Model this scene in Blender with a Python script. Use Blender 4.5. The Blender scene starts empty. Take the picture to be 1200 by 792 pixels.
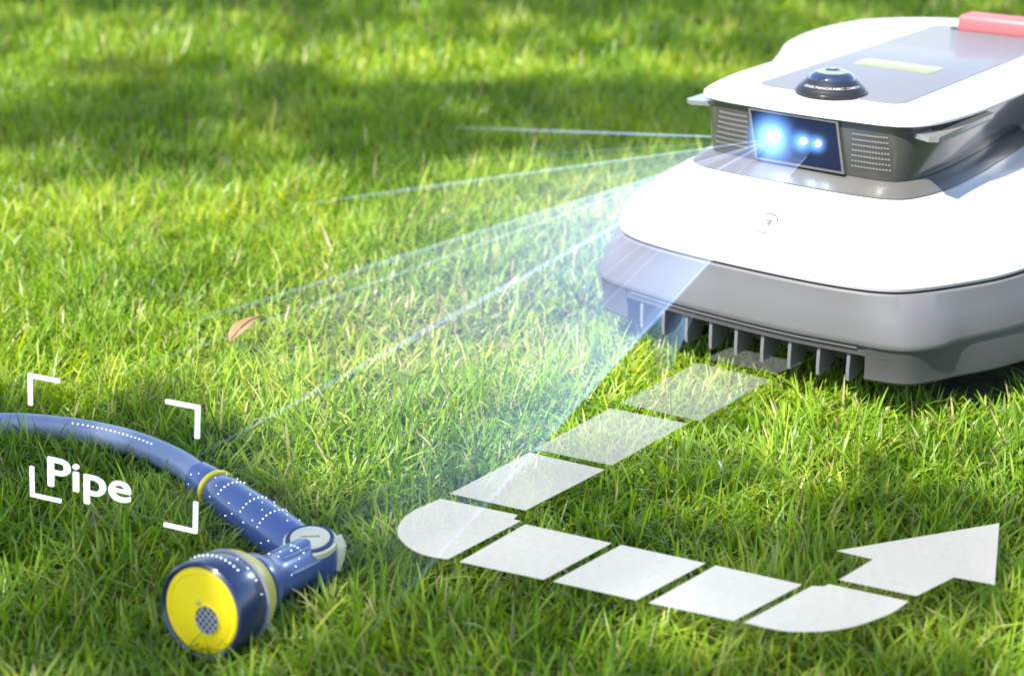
import bpy, bmesh, math, random
import numpy as np
from mathutils import Vector, Matrix
from mathutils.bvhtree import BVHTree

random.seed(7)
rng = np.random.default_rng(11)
scene = bpy.context.scene
col = scene.collection

# ------------------------------------------------------------------ camera
cam_d = bpy.data.cameras.new('camera')
cam_d.sensor_width = 36.0
cam_d.lens = 36.0 * 1813.27 / 1200.0
cam_d.clip_start = 0.02
cam_d.clip_end = 500
cam_d.dof.use_dof = True
cam_d.dof.focus_distance = 1.45
cam_d.dof.aperture_fstop = 5.0
cam = bpy.data.objects.new('camera', cam_d)
cam.location = (0, 0, 0.65)
cam.rotation_euler = (math.radians(90 - 21.0694), 0, 0)
col.objects.link(cam)
scene.camera = cam

# ------------------------------------------------------------------ light
SUN_AZ = Vector((-0.62, -0.56, 0)).normalized()
SUN_EL = math.radians(56)
SUN = Vector((SUN_AZ.x * math.cos(SUN_EL), SUN_AZ.y * math.cos(SUN_EL), math.sin(SUN_EL)))
world = bpy.data.worlds.new('World')
scene.world = world
world.use_nodes = True
wn = world.node_tree
sky = wn.nodes.new('ShaderNodeTexSky')
sky.sky_type = 'NISHITA'
sky.sun_disc = False
sky.sun_elevation = SUN_EL
sky.sun_rotation = math.atan2(SUN.x, SUN.y)
wn.links.new(sky.outputs[0], wn.nodes['Background'].inputs[0])
wn.nodes['Background'].inputs[1].default_value = 0.125
sun_d = bpy.data.lights.new('sun', 'SUN')
sun_d.energy = 4.9
sun_d.angle = math.radians(0.8)
sun_d.color = (1.0, 0.955, 0.87)
sun = bpy.data.objects.new('sun', sun_d)
sun.rotation_euler = SUN.to_track_quat('Z', 'Y').to_euler()
sun.location = SUN * 20
col.objects.link(sun)

vs = scene.view_settings
vs.view_transform = 'Standard'
vs.look = 'None'
vs.exposure = 1.7
vs.gamma = 1.0
cy = scene.cycles
cy.use_denoising = True
cy.max_bounces = 7
cy.diffuse_bounces = 3
cy.transmission_bounces = 5
cy.transparent_max_bounces = 24
cy.sample_clamp_indirect = 6.0
cy.volume_bounces = 0

# ------------------------------------------------------------------ helpers
def mat(name, color=(.5, .5, .5), rough=.5, metal=0, coat=0, spec=.5, trans=0, emis=None, estr=0,
        noise=0, nscale=60, bump=0, bscale=300):
    m = bpy.data.materials.new(name)
    m.use_nodes = True
    n, l = m.node_tree.nodes, m.node_tree.links
    b = n['Principled BSDF']
    b.inputs['Base Color'].default_value = (*color, 1)
    b.inputs['Roughness'].default_value = rough
    b.inputs['Metallic'].default_value = metal
    b.inputs['Coat Weight'].default_value = coat
    b.inputs['Coat Roughness'].default_value = .06
    b.inputs['Specular IOR Level'].default_value = spec
    b.inputs['Transmission Weight'].default_value = trans
    if emis:
        b.inputs['Emission Color'].default_value = (*emis, 1)
        b.inputs['Emission Strength'].default_value = estr
    if noise or bump:
        tc = n.new('ShaderNodeTexCoord')
        if noise:
            t = n.new('ShaderNodeTexNoise'); t.inputs['Scale'].default_value = nscale
            t.inputs['Detail'].default_value = 5
            l.new(tc.outputs['Object'], t.inputs['Vector'])
            mx = n.new('ShaderNodeMix'); mx.data_type = 'RGBA'
            mx.inputs[6].default_value = (*[c * (1 - noise) for c in color], 1)
            mx.inputs[7].default_value = (*[min(1, c * (1 + noise)) for c in color], 1)
            l.new(t.outputs[0], mx.inputs[0]); l.new(mx.outputs[2], b.inputs['Base Color'])
        if bump:
            t2 = n.new('ShaderNodeTexNoise'); t2.inputs['Scale'].default_value = bscale
            t2.inputs['Detail'].default_value = 3
            l.new(tc.outputs['Object'], t2.inputs['Vector'])
            bp = n.new('ShaderNodeBump'); bp.inputs['Strength'].default_value = bump
            bp.inputs['Distance'].default_value = .0008
            l.new(t2.outputs[0], bp.inputs['Height']); l.new(bp.outputs[0], b.inputs['Normal'])
    return m

def mesh_obj(name, verts, faces, m=None, parent=None, smooth=True, sharp=32, recalc=True):
    me = bpy.data.meshes.new(name)
    me.from_pydata([tuple(v) for v in verts], [], faces)
    if recalc:
        bm = bmesh.new(); bm.from_mesh(me)
        bmesh.ops.recalc_face_normals(bm, faces=bm.faces)
        bm.to_mesh(me); bm.free()
    me.update()
    if smooth:
        me.polygons.foreach_set('use_smooth', [True] * len(me.polygons))
        me.set_sharp_from_angle(angle=math.radians(sharp))
    o = bpy.data.objects.new(name, me)
    if m: me.materials.append(m)
    if parent: o.parent = parent
    col.objects.link(o)
    return o

def tag(o, label=None, cat=None, group=None, kind=None):
    if label: o['label'] = label
    if cat: o['category'] = cat
    if group: o['group'] = group
    if kind: o['kind'] = kind
    return o

def empty(name, loc, rz=0):
    o = bpy.data.objects.new(name, None)
    o.empty_display_size = .05
    o.location = loc; o.rotation_euler = (0, 0, rz)
    col.objects.link(o)
    return o

def catmull(pts, n, closed=False):
    P = [np.array(p, float) for p in pts]
    if closed:
        P = [P[-1]] + P + [P[0], P[1]]
    else:
        P = [2 * P[0] - P[1]] + P + [2 * P[-1] - P[-2]]
    segs = len(P) - 3
    out = []
    for i in range(segs):
        p0, p1, p2, p3 = P[i:i + 4]
        t0 = 0; t1 = t0 + max(np.linalg.norm(p1 - p0), 1e-6) ** .5
        t2 = t1 + max(np.linalg.norm(p2 - p1), 1e-6) ** .5; t3 = t2 + max(np.linalg.norm(p3 - p2), 1e-6) ** .5
        for k in range(n):
            t = t1 + (t2 - t1) * k / n
            A1 = (t1 - t) / (t1 - t0) * p0 + (t - t0) / (t1 - t0) * p1
            A2 = (t2 - t) / (t2 - t1) * p1 + (t - t1) / (t2 - t1) * p2
            A3 = (t3 - t) / (t3 - t2) * p2 + (t - t2) / (t3 - t2) * p3
            B1 = (t2 - t) / (t2 - t0) * A1 + (t - t0) / (t2 - t0) * A2
            B2 = (t3 - t) / (t3 - t1) * A2 + (t - t1) / (t3 - t1) * A3
            out.append((t2 - t) / (t2 - t1) * B1 + (t - t1) / (t2 - t1) * B2)
    if not closed: out.append(np.array(pts[-1], float))
    return np.array(out)

def sym(half, n=5):
    """closed symmetrical outline from half controls (first and last on the axis)"""
    mir = [(-x, y) for x, y in half[1:-1]][::-1]
    return catmull(list(half) + mir, n, closed=True)

def inset(loop, d):
    """move a closed loop inwards by d (counter-clockwise or clockwise alike)"""
    c = loop.mean(0)
    nxt = np.roll(loop, -1, 0); prv = np.roll(loop, 1, 0)
    t = nxt - prv; t /= np.linalg.norm(t, axis=1)[:, None]
    nrm = np.stack([t[:, 1], -t[:, 0]], 1)
    if ((loop - c) * nrm).sum() < 0: nrm = -nrm
    return loop - nrm * d

def loft(name, rings, m, parent, cap_top=True, cap_bot=True, **kw):
    """rings: list of (loop Nx2, z)"""
    V, F = [], []
    N = len(rings[0][0])
    for lp, z in rings:
        for p in lp: V.append((p[0], p[1], z))
    for r in range(len(rings) - 1):
        for i in range(N):
            j = (i + 1) % N
            F.append((r * N + i, r * N + j, (r + 1) * N + j, (r + 1) * N + i))
    if cap_bot: F.append(tuple(range(N)))
    if cap_top: F.append(tuple((len(rings) - 1) * N + i for i in range(N)))
    return mesh_obj(name, V, F, m, parent, **kw)

def tube(path, radii, n=20, squash=1.0, cap=True):
    """swept tube -> verts, faces"""
    P = [Vector(p) for p in path]
    V, F = [], []
    for i, p in enumerate(P):
        t = (P[min(i + 1, len(P) - 1)] - P[max(i - 1, 0)]).normalized()
        s = t.cross(Vector((0, 0, 1)))
        s = s.normalized() if s.length > 1e-4 else Vector((1, 0, 0))
        u = s.cross(t).normalized()
        r = radii[i] if hasattr(radii, '__len__') else radii
        for k in range(n):
            a = 2 * math.pi * k / n
            V.append(p + s * (r * math.cos(a)) + u * (r * squash * math.sin(a)))
    for i in range(len(P) - 1):
        for k in range(n):
            k2 = (k + 1) % n
            F.append((i * n + k, i * n + k2, (i + 1) * n + k2, (i + 1) * n + k))
    if cap:
        F.append(tuple(range(n))); F.append(tuple((len(P) - 1) * n + k for k in range(n)))
    return V, F

def lathe(origin, axis, prof, n=48):
    """profile [(r, h)] turned round an axis -> verts, faces; closed at both ends"""
    a = Vector(axis).normalized()
    s = a.cross(Vector((0, 0, 1)))
    s = s.normalized() if s.length > 1e-4 else Vector((1, 0, 0))
    u = s.cross(a).normalized()
    o = Vector(origin)
    V, F = [], []
    for r, h in prof:
        for k in range(n):
            t = 2 * math.pi * k / n
            V.append(o + a * h + s * (r * math.cos(t)) + u * (r * math.sin(t)))
    for i in range(len(prof) - 1):
        for k in range(n):
            k2 = (k + 1) % n
            F.append((i * n + k, i * n + k2, (i + 1) * n + k2, (i + 1) * n + k))
    F.append(tuple(range(n))); F.append(tuple((len(prof) - 1) * n + k for k in range(n)))
    return V, F

def rbox(cx, cyy, cz, sx, sy, sz, r=.003, segs=3):
    bm = bmesh.new()
    bmesh.ops.create_cube(bm, size=1, matrix=Matrix.Translation((cx, cyy, cz)) @ Matrix.Diagonal((sx, sy, sz, 1)))
    bmesh.ops.bevel(bm, geom=bm.edges[:], offset=r, segments=segs, affect='EDGES', profile=.5)
    V = [v.co.copy() for v in bm.verts]
    for i, v in enumerate(bm.verts): v.index = i
    F = [tuple(v.index for v in f.verts) for f in bm.faces]
    bm.free()
    return V, F

def text_mesh(body, size, extrude=0.0, fat=0.0, res=4):
    cu = bpy.data.curves.new('lettering_source', 'FONT')
    cu.body = body; cu.size = size; cu.extrude = extrude; cu.offset = fat
    cu.align_x = 'CENTER'; cu.resolution_u = res
    o = bpy.data.objects.new('lettering_source', cu)
    col.objects.link(o)
    dg = bpy.context.evaluated_depsgraph_get(); dg.update()
    me = bpy.data.meshes.new_from_object(o.evaluated_get(dg))
    V = [v.co.copy() for v in me.vertices]
    F = [tuple(p.vertices) for p in me.polygons]
    bpy.data.objects.remove(o); bpy.data.meshes.remove(me); bpy.data.curves.remove(cu)
    return V, F

# ------------------------------------------------------------------ lawn
def node_grass():
    m = bpy.data.materials.new('grass_blades'); m.use_nodes = True
    n, l = m.node_tree.nodes, m.node_tree.links
    b = n['Principled BSDF']; out = n['Material Output']
    at = n.new('ShaderNodeAttribute'); at.attribute_name = 'tint'
    dr = n.new('ShaderNodeAttribute'); dr.attribute_name = 'dry'
    rp = n.new('ShaderNodeValToRGB')
    e = rp.color_ramp.elements
    e[0].position = 0; e[0].color = (.045, .115, .007, 1)
    e[1].position = 1; e[1].color = (.40, .45, .055, 1)
    k = e.new(.45); k.color = (.136, .270, .013, 1)
    k = e.new(.75); k.color = (.232, .360, .020, 1)
    l.new(at.outputs['Fac'], rp.inputs[0])
    mx = n.new('ShaderNodeMix'); mx.data_type = 'RGBA'
    mx.inputs[7].default_value = (.40, .34, .17, 1)
    l.new(dr.outputs['Fac'], mx.inputs[0]); l.new(rp.outputs[0], mx.inputs[6])
    l.new(mx.outputs[2], b.inputs['Base Color'])
    b.inputs['Roughness'].default_value = .36
    b.inputs['Specular IOR Level'].default_value = .32
    tr = n.new('ShaderNodeBsdfTranslucent')
    hs = n.new('ShaderNodeHueSaturation'); hs.inputs['Value'].default_value = 1.35
    hs.inputs['Saturation'].default_value = 1.1; hs.inputs['Hue'].default_value = .485
    l.new(mx.outputs[2], hs.inputs['Color']); l.new(hs.outputs[0], tr.inputs[0])
    ms = n.new('ShaderNodeMixShader'); ms.inputs[0].default_value = .50
    l.new(b.outputs[0], ms.inputs[1]); l.new(tr.outputs[0], ms.inputs[2])
    l.new(ms.outputs[0], out.inputs[0])
    return m
M_GRASS = node_grass()

def lowfreq(x, y, seed, wl, octs=3):
    r = np.random.default_rng(seed)
    v = np.zeros_like(x); amp = 1; tot = 0
    for o in range(octs):
        for k in range(5):
            a = r.uniform(0, 2 * np.pi); f = 2 * np.pi / (wl * r.uniform(.7, 1.4)) * (1.9 ** o)
            v += amp * np.sin(f * (x * np.cos(a) + y * np.sin(a)) + r.uniform(0, 6.28))
        tot += amp; amp *= .6
    return v / (tot * 2.2)

# thing footprints that press or replace the grass
YAW = math.radians(51.9934)
RO = np.array([.242053, 1.53194])
RL = np.array([math.cos(YAW), math.sin(YAW)]); RW = np.array([math.sin(YAW), -math.cos(YAW)])
HOSE = [(-1.6, .75), (-1.05, .93), (-.80, 1.06), (-.6464, 1.2166), (-.6119, 1.3206), (-.5628, 1.3884), (-.5084, 1.4027), (-.4559, 1.3965),
        (-.4007, 1.3783), (-.3529, 1.3509), (-.3081, 1.3114), (-.2702, 1.2574)]
HANDLE_A = Vector((-.2702, 1.2574, .021)); ELBOW = Vector((-.1655, 1.1250, .022))
FACE_C = Vector((-.2325, 1.0014, .046))
SEGS = [[[0.2028, 1.5105], [0.2339, 1.5424], [0.303, 1.4985], [0.2714, 1.4681]], [[0.1934, 1.4985], [0.2628, 1.4522], [0.1785, 1.3505], [0.1055, 1.3934]], [[0.0955, 1.3809], [0.1664, 1.3446], [0.0895, 1.2533], [0.0203, 1.2874]], [[0.0156, 1.2801], [0.0829, 1.2446], [0.0112, 1.1659], [-0.0537, 1.1976]], [[-0.0614, 1.188], [0.005, 1.1581], [0.0014, 1.1505], [0.0078, 1.1475], [-0.0511, 1.0826], [-0.0645, 1.0867], [-0.0758, 1.0937], [-0.0862, 1.1064], [-0.0937, 1.1251], [-0.0929, 1.1445], [-0.0881, 1.1581], [-0.0808, 1.169]], [[0.011, 1.1414], [0.0808, 1.1092], [0.0244, 1.0504], [-0.0418, 1.0785]], [[0.0882, 1.1064], [0.153, 1.0764], [0.0938, 1.0198], [0.0316, 1.0478]], [[0.1604, 1.073], [0.2233, 1.0431], [0.1637, 0.9906], [0.1029, 1.0161]], [[0.2306, 1.0413], [0.2392, 1.0404], [0.2443, 1.0439], [0.2995, 1.0185], [0.2843, 1.003], [0.2716, 0.9942], [0.2593, 0.987], [0.2482, 0.9817], [0.2369, 0.9782], [0.2252, 0.9759], [0.2133, 0.9753], [0.2016, 0.9759], [0.1913, 0.9788], [0.1708, 0.9882]], [[0.26, 1.0965], [0.4045, 1.1434], [0.3714, 1.0426], [0.3432, 1.0544], [0.3071, 1.0261], [0.253, 1.0504], [0.2864, 1.0826]]]

def seg_dist(x, y, pts):
    d = np.full_like(x, 1e9)
    for (ax, ay), (bx, by) in zip(pts[:-1], pts[1:]):
        dx, dy = bx - ax, by - ay
        t = np.clip(((x - ax) * dx + (y - ay) * dy) / (dx * dx + dy * dy), 0, 1)
        d = np.minimum(d, np.hypot(x - ax - t * dx, y - ay - t * dy))
    return d

def in_poly(x, y, poly):
    ins = np.zeros(x.shape, bool)
    n = len(poly)
    for i in range(n):
        ax, ay = poly[i]; bx, by = poly[(i + 1) % n]
        c = ((ay > y) != (by > y)) & (x < (bx - ax) * (y - ay) / (by - ay + 1e-12) + ax)
        ins ^= c
    return ins

def grass_field(name, y0, y1, per_m2, segs, lmean, wmean, half, seed, label):
    r = np.random.default_rng(seed)
    ymid = (y0 + y1) / 2
    w0 = half(y0); w1 = half(y1)
    n = int((w0 + w1) * (y1 - y0) * per_m2)
    y = np.sqrt(r.uniform(0, 1, n) * ((w1 / w0) ** 2 - 1) + 1) if w1 > w0 * 1.001 else None
    y = y0 + (y - 1) / (w1 / w0 - 1) * (y1 - y0) if y is not None else r.uniform(y0, y1, n)
    x = r.uniform(-1, 1, n) * half(y)
    # tuft the positions a little
    tx = np.round(x / .018 + r.normal(0, .3, n)) * .018; ty = np.round(y / .018 + r.normal(0, .3, n)) * .018
    pull = r.uniform(0, .55, n)
    x = x + (tx - x) * pull; y = y + (ty - y) * pull
    thin = lowfreq(x, y, 5, .35)
    bare = np.exp(-(((x + .10) / .22) ** 2 + ((y - 1.72) / .14) ** 2))       # the worn patch left of the mower
    keep = r.uniform(0, 1, n) < (.86 + .3 * thin - .45 * bare)
    rw = (x - RO[0]) * RW[0] + (y - RO[1]) * RW[1]; rl = (x - RO[0]) * RL[0] + (y - RO[1]) * RL[1]
    under = (np.abs(rw) < .25) & (rl > .10) & (rl < .78)
    keep &= ~under
    dh = seg_dist(x, y, HOSE)
    keep &= ~((dh < .011))
    dn = seg_dist(x, y, [tuple(HANDLE_A.xy), tuple(ELBOW.xy), tuple(FACE_C.xy)])
    keep &= ~(dn < .016)
    x, y = x[keep], y[keep]; rw, rl, dh, dn, bare = rw[keep], rl[keep], dh[keep], dn[keep], bare[keep]
    n = len(x)
    tall = 1 + .30 * lowfreq(x, y, 9, .22)
    L = lmean * np.clip(r.lognormal(0, .30, n), .45, 1.9) * np.clip(tall, .6, 1.5) * (1 - .25 * bare)
    flow = 6.28 * lowfreq(x, y, 21, .30, 2)
    az = np.where(r.uniform(0, 1, n) < .45, flow + r.normal(0, .7, n), r.uniform(0, 6.283, n))
    th0 = np.abs(r.normal(.38, .30, n)); kap = np.abs(r.normal(.85, .6, n))
    # flattened, trampled blades
    flat = r.uniform(0, 1, n) < (.12 + .35 * bare)
    th0 = np.where(flat, r.uniform(.8, 1.35, n), th0)
    cap = np.full(n, 9.0)                       # height limits below things
    cap = np.where((np.abs(rw) < .29) & (rl > -.01) & (rl < .8), .034, cap)
    for s in SEGS:
        ds = seg_dist(x, y, s + [s[0]])
        cap = np.where(in_poly(x, y, s), .031, np.where(ds < .045, np.minimum(cap, .039 + ds * .12), cap))
    front = dh < .035
    cap = np.where(front, np.minimum(cap, .020 + dh * .5), cap)
    cap = np.where(dn < .085, np.minimum(cap, .019 + np.maximum(dn - .02, 0) * .50), cap)
    wdt = wmean * np.clip(r.normal(1, .25, n), .5, 1.7)
    K = segs
    px, py, pz = x.copy(), y.copy(), np.zeros(n) - .002
    hx = np.zeros(n); hz = np.zeros(n)
    pts = [(px.copy(), py.copy(), pz.copy())]
    H = [0 * x]; Z = [0 * x]
    for k in range(K):
        th = th0 + kap * (k + .5) / K
        H.append(H[-1] + L / K * np.sin(th)); Z.append(Z[-1] + L / K * np.cos(th))
    zmax = np.max(np.array(Z), 0)
    sc = np.minimum(1, cap / np.maximum(zmax, 1e-4))
    ca, sa = np.cos(az), np.sin(az)
    tw = r.normal(0, .55, n)
    wx, wy = np.cos(az + np.pi / 2 + tw), np.sin(az + np.pi / 2 + tw)
    prof = [.75, 1.0, .92, .70, .40] if K >= 4 else ([.8, 1.0, .62] if K == 3 else [.9, .8])
    nv = 2 * K + 1
    V = np.zeros((n, nv, 3), np.float32)
    for k in range(K):
        cxk = x + ca * H[k]; cyk = y + sa * H[k]; czk = Z[k] * sc - .002
        hw = wdt * prof[k] / 2
        V[:, 2 * k, 0] = cxk - wx * hw; V[:, 2 * k, 1] = cyk - wy * hw; V[:, 2 * k, 2] = czk
        V[:, 2 * k + 1, 0] = cxk + wx * hw; V[:, 2 * k + 1, 1] = cyk + wy * hw; V[:, 2 * k + 1, 2] = czk
    V[:, -1, 0] = x + ca * H[K]; V[:, -1, 1] = y + sa * H[K]; V[:, -1, 2] = Z[K] * sc - .002
    tri = []
    for k in range(K - 1):
        a, b, c, d = 2 * k, 2 * k + 1, 2 * k + 3, 2 * k + 2
        tri += [(a, b, c), (a, c, d)]
    tri.append((2 * K - 2, 2 * K - 1, 2 * K))
    T = np.array(tri, np.int32)
    Fc = (T[None] + (np.arange(n, dtype=np.int32) * nv)[:, None, None]).reshape(-1)
    me = bpy.data.meshes.new(name)
    me.vertices.add(n * nv); me.vertices.foreach_set('co', V.reshape(-1))
    nt = n * len(T)
    me.loops.add(nt * 3); me.loops.foreach_set('vertex_index', Fc)
    me.polygons.add(nt); me.polygons.foreach_set('loop_start', np.arange(0, nt * 3, 3, dtype=np.int32))
    me.polygons.foreach_set('loop_total', np.full(nt, 3, np.int32))
    me.polygons.foreach_set('use_smooth', np.ones(nt, bool))
    tint = np.clip(.56 + .22 * lowfreq(x, y, 33, .5) + r.normal(0, .22, n), 0, 1)
    dry = np.where(r.uniform(0, 1, n) < .08 + .25 * bare + .03 * thin[keep], r.uniform(.5, 1, n), r.uniform(0, .06, n))
    for nm, arr in (('tint', tint), ('dry', dry)):
        at = me.attributes.new(nm, 'FLOAT', 'POINT')
        at.data.foreach_set('value', np.repeat(arr.astype(np.float32), nv))
    me.update(); me.validate()
    me.materials.append(M_GRASS)
    o = bpy.data.objects.new(name, me)
    col.objects.link(o)
    tag(o, label, 'grass', kind='stuff')
    return nt

tris = 0
tris += grass_field('grass', .70, 1.95, 74000, 4, .034, .0023, lambda y: .36 * y + .22, 1, 'green lawn grass in the foreground around the hose and arrow')
tris += grass_field('grass', 1.95, 3.2, 42000, 3, .036, .0027, lambda y: .36 * y + .22, 2, 'sunny lawn grass in the middle distance left of the mower')
tris += grass_field('grass', 3.2, 5.4, 14000, 2, .048, .0054, lambda y: .36 * y + .22, 3, 'blurred lawn grass at the back of the picture')

gm = bpy.data.materials.new('lawn_soil'); gm.use_nodes = True
n_, l_ = gm.node_tree.nodes, gm.node_tree.links
tc = n_.new('ShaderNodeTexCoord')
t1 = n_.new('ShaderNodeTexNoise'); t1.inputs['Scale'].default_value = 45; t1.inputs['Detail'].default_value = 8
l_.new(tc.outputs['Object'], t1.inputs['Vector'])
rp = n_.new('ShaderNodeValToRGB'); e = rp.color_ramp.elements
e[0].position = .3; e[0].color = (.020, .018, .010, 1); e[1].position = .72; e[1].color = (.085, .075, .045, 1)
k = e.new(.55); k.color = (.035, .060, .016, 1)
l_.new(t1.outputs[0], rp.inputs[0]); l_.new(rp.outputs[0], n_['Principled BSDF'].inputs['Base Color'])
n_['Principled BSDF'].inputs['Roughness'].default_value = .95
bp = n_.new('ShaderNodeBump'); bp.inputs['Strength'].default_value = .8; bp.inputs['Distance'].default_value = .01
l_.new(t1.outputs[0], bp.inputs['Height']); l_.new(bp.outputs[0], n_['Principled BSDF'].inputs['Normal'])
g = mesh_obj('ground', [(-200, -200, 0), (200, -200, 0), (200, 200, 0), (-200, 200, 0)], [(0, 1, 2, 3)], gm, smooth=False)
tag(g, 'dark soil of the lawn under the grass', kind='structure')

# ------------------------------------------------------------------ materials of the things
M_WHITE = mat('white_plastic', (.35, .35, .37), .30, coat=.35, bump=.04, bscale=900)
M_WHITE2 = mat('white_cover_plastic', (.33, .33, .35), .36, coat=.2, bump=.04, bscale=900)
M_BUMP = mat('grey_bumper_plastic', (.086, .085, .088), .48, noise=.04, nscale=30, bump=.12, bscale=1400)
M_SKIRT = mat('dark_grey_bumper_plastic', (.047, .046, .047), .52, noise=.05, nscale=30, bump=.12, bscale=1400)
M_FIN = mat('grey_fin_plastic', (.110, .108, .114), .5, noise=.04, nscale=40)
M_DARK = mat('black_chassis_plastic', (.02, .02, .022), .6)
M_SMOKE = mat('smoked_grey_shield', (.046, .045, .042), .13, coat=.6, noise=.06, nscale=14)
M_FLARE = mat('lighter_shield_flare', (.070, .068, .064), .34, coat=.25, noise=.14, nscale=18)
M_TOP = mat('grey_top_panel', (.118, .120, .134), .45, coat=.15, bump=.05, bscale=1500)
M_RED = mat('salmon_red_button', (.29, .080, .085), .5)
M_SCREEN = mat('yellow_green_display', (.165, .18, .075), .35, coat=.5, noise=.35, nscale=34)
M_WIN = mat('dark_blue_window', (.005, .008, .024), .3, spec=.25)
M_WFRAME = mat('window_frame_grey', (.10, .097, .09), .25, coat=.4)
M_LENS = mat('glowing_lens', (.8, .9, 1), .2, emis=(.55, .78, 1.0), estr=60)
M_GRILLE = mat('grille_slots', (.22, .21, .20), .3, metal=.3)
M_SLOT = mat('grille_holes', (.03, .03, .03), .6)
M_EMB = mat('grey_emblem', (.055, .055, .058), .6)
M_CLEAR = mat('clear_handle_plastic', (.26, .26, .25), .12, coat=.6, trans=.45)
M_BLACK = mat('black_camera_plastic', (.009, .009, .011), .35, coat=.2)
M_DOME = mat('dark_dome_glass', (.012, .017, .045), .04, coat=1.0)
M_IRIS = mat('pale_green_lens_ring', (.16, .19, .12), .15, coat=.6, noise=.35, nscale=120)
M_PRINT = mat('white_print', (.32, .32, .32), .6)
M_TYRE = mat('black_rubber', (.015, .015, .015), .8)
M_BLUE = mat('navy_blue_plastic', (.050, .085, .235), .30, coat=.35, bump=.03, bscale=1200)
M_NAVY = mat('dark_navy_rim', (.012, .021, .075), .28, coat=.45)
M_HOSE = mat('blue_grey_hose', (.185, .225, .325), .32, coat=.15, noise=.06, nscale=50)
M_YEL = mat('bright_yellow_plastic', (.84, .63, .010), .34, coat=.2, noise=.04, nscale=30)
M_OLIVE = mat('cream_yellow_trim', (.52, .41, .07), .4)
M_CREAM = mat('cream_cap', (.62, .56, .38), .4)
M_DOT = mat('glowing_light_dots', (.9, .95, 1), .5, emis=(.8, .9, 1), estr=.8)
M_MESHW = mat('grille_wire', (.40, .40, .42), .4, metal=.2)
M_LEAF = mat('dry_leaf', (.185, .108, .046), .7, noise=.3, nscale=90)
M_BARK = mat('tree_bark', (.10, .075, .05), .9, noise=.35, nscale=20, bump=1, bscale=40)
M_TLEAF = mat('tree_leaves', (.05, .11, .02), .5, noise=.3, nscale=3)

# ------------------------------------------------------------------ robot mower
robot = empty('robot_mower', (RO[0], RO[1], 0), YAW - math.pi / 2)
tag(robot, 'white and grey robot lawn mower with glowing blue projector window standing on the grass', 'robot mower')

B_BOT = sym([(0, -.014), (.07, -.012), (.130, -.004), (.162, .003), (.185, .012), (.202, .036), (.216, .066), (.240, .112), (.262, .180), (.280, .30), (.285, .42), (.285, .60), (.265, .72), (.20, .785), (.10, .80), (0, .80)])
B_RDG = sym([(0, -.018), (.07, -.016), (.130, -.008), (.164, -.003), (.187, .008), (.205, .033), (.216, .068), (.238, .118), (.258, .182), (.276, .30), (.283, .42), (.283, .60), (.264, .72), (.20, .785), (.10, .80), (0, .80)])
W_BOT = sym([(0, -.010), (.07, -.008), (.118, -.002), (.148, .007), (.167, .019), (.187, .045), (.205, .076), (.226, .120), (.242, .180), (.260, .29), (.278, .42), (.284, .60), (.265, .72), (.20, .78), (.10, .795), (0, .795)])
W_TOP = sym([(0, .076), (.06, .077), (.100, .081), (.118, .088), (.130, .098), (.139, .118), (.145, .140), (.149, .170), (.150, .205), (.147, .30), (.140, .42), (.140, .56), (.13, .66), (.10, .72), (.05, .735), (0, .737)])
C_RNG = sym([(0, .103), (.06, .105), (.092, .107), (.107, .111), (.116, .120), (.121, .134), (.124, .150), (.127, .175), (.129, .21), (.127, .30), (.122, .42), (.122, .56), (.115, .65), (.09, .70), (.05, .712), (0, .714)])
G_TOP = sym([(0, .097), (.06, .099), (.095, .103), (.112, .110), (.123, .121), (.129, .136), (.134, .156), (.139, .193), (.142, .23), (.143, .32), (.142, .42), (.140, .56), (.13, .66), (.10, .70), (.05, .714), (0, .716)])
L_RNG = sym([(0, .092), (.06, .094), (.097, .098), (.116, .105), (.129, .118), (.137, .135), (.143, .157), (.149, .196), (.152, .235), (.153, .33), (.152, .43), (.150, .57), (.14, .67), (.105, .715), (.05, .729), (0, .731)])

# grey bumper: a band above the comb, and a lower skirt that wraps round both corners
loft('bumper', [(inset(B_RDG, .010), .0866), (B_RDG, .0868), (inset(B_RDG, -.0006), .0880), (inset(B_RDG, -.0008), .0935),
                (B_RDG * .5 + W_BOT * .5, .118), (inset(W_BOT, -.0015), .1375), (inset(W_BOT, .001), .1392), (inset(W_BOT, .016), .1397)], M_BUMP, robot, sharp=30)
loft('comb_band', [(inset(B_RDG, .012), .0742), (inset(B_RDG, .0048), .0744), (inset(B_RDG, .0040), .0752), (inset(B_RDG, .0030), .0868)], M_SKIRT, robot, sharp=30)

def skirt(sign):
    N = len(B_BOT)
    # the outline runs from the front axis round the right side: pick the stretch beyond |w| = .140
    idx = [i for i in range(N) if B_BOT[i][0] * sign > .138 and B_BOT[i][1] < .70]
    if sign < 0: idx = sorted(idx, reverse=True)
    idx = [i for i in idx]
    out_b = [inset(B_BOT, .0015)[i] for i in idx]; out_t = [inset(B_RDG, .0012)[i] for i in idx]; in_b = [inset(B_BOT, .020)[i] for i in idx]
    V, F = [], []
    for ob, ot, ib in zip(out_b, out_t, in_b):
        V += [(ot[0], ot[1], .0868), (ob[0], ob[1], .062), (ob[0] * 1.0, ob[1], .050), ((ob[0] * .8 + ib[0] * .2), (ob[1] * .8 + ib[1] * .2), .0465), (ib[0], ib[1], .0465), (ib[0], ib[1], .0868)]
    k = 6; n = len(idx)
    for i in range(n - 1):
        for j in range(k):
            j2 = (j + 1) % k
            F.append((i * k + j, i * k + j2, (i + 1) * k + j2, (i + 1) * k + j))
    F.append(tuple(range(k))); F.append(tuple((n - 1) * k + j for j in range(k)))
    return mesh_obj('bumper_skirt', V, F, M_SKIRT, robot, sharp=35)
skirt(1); skirt(-1)

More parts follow.
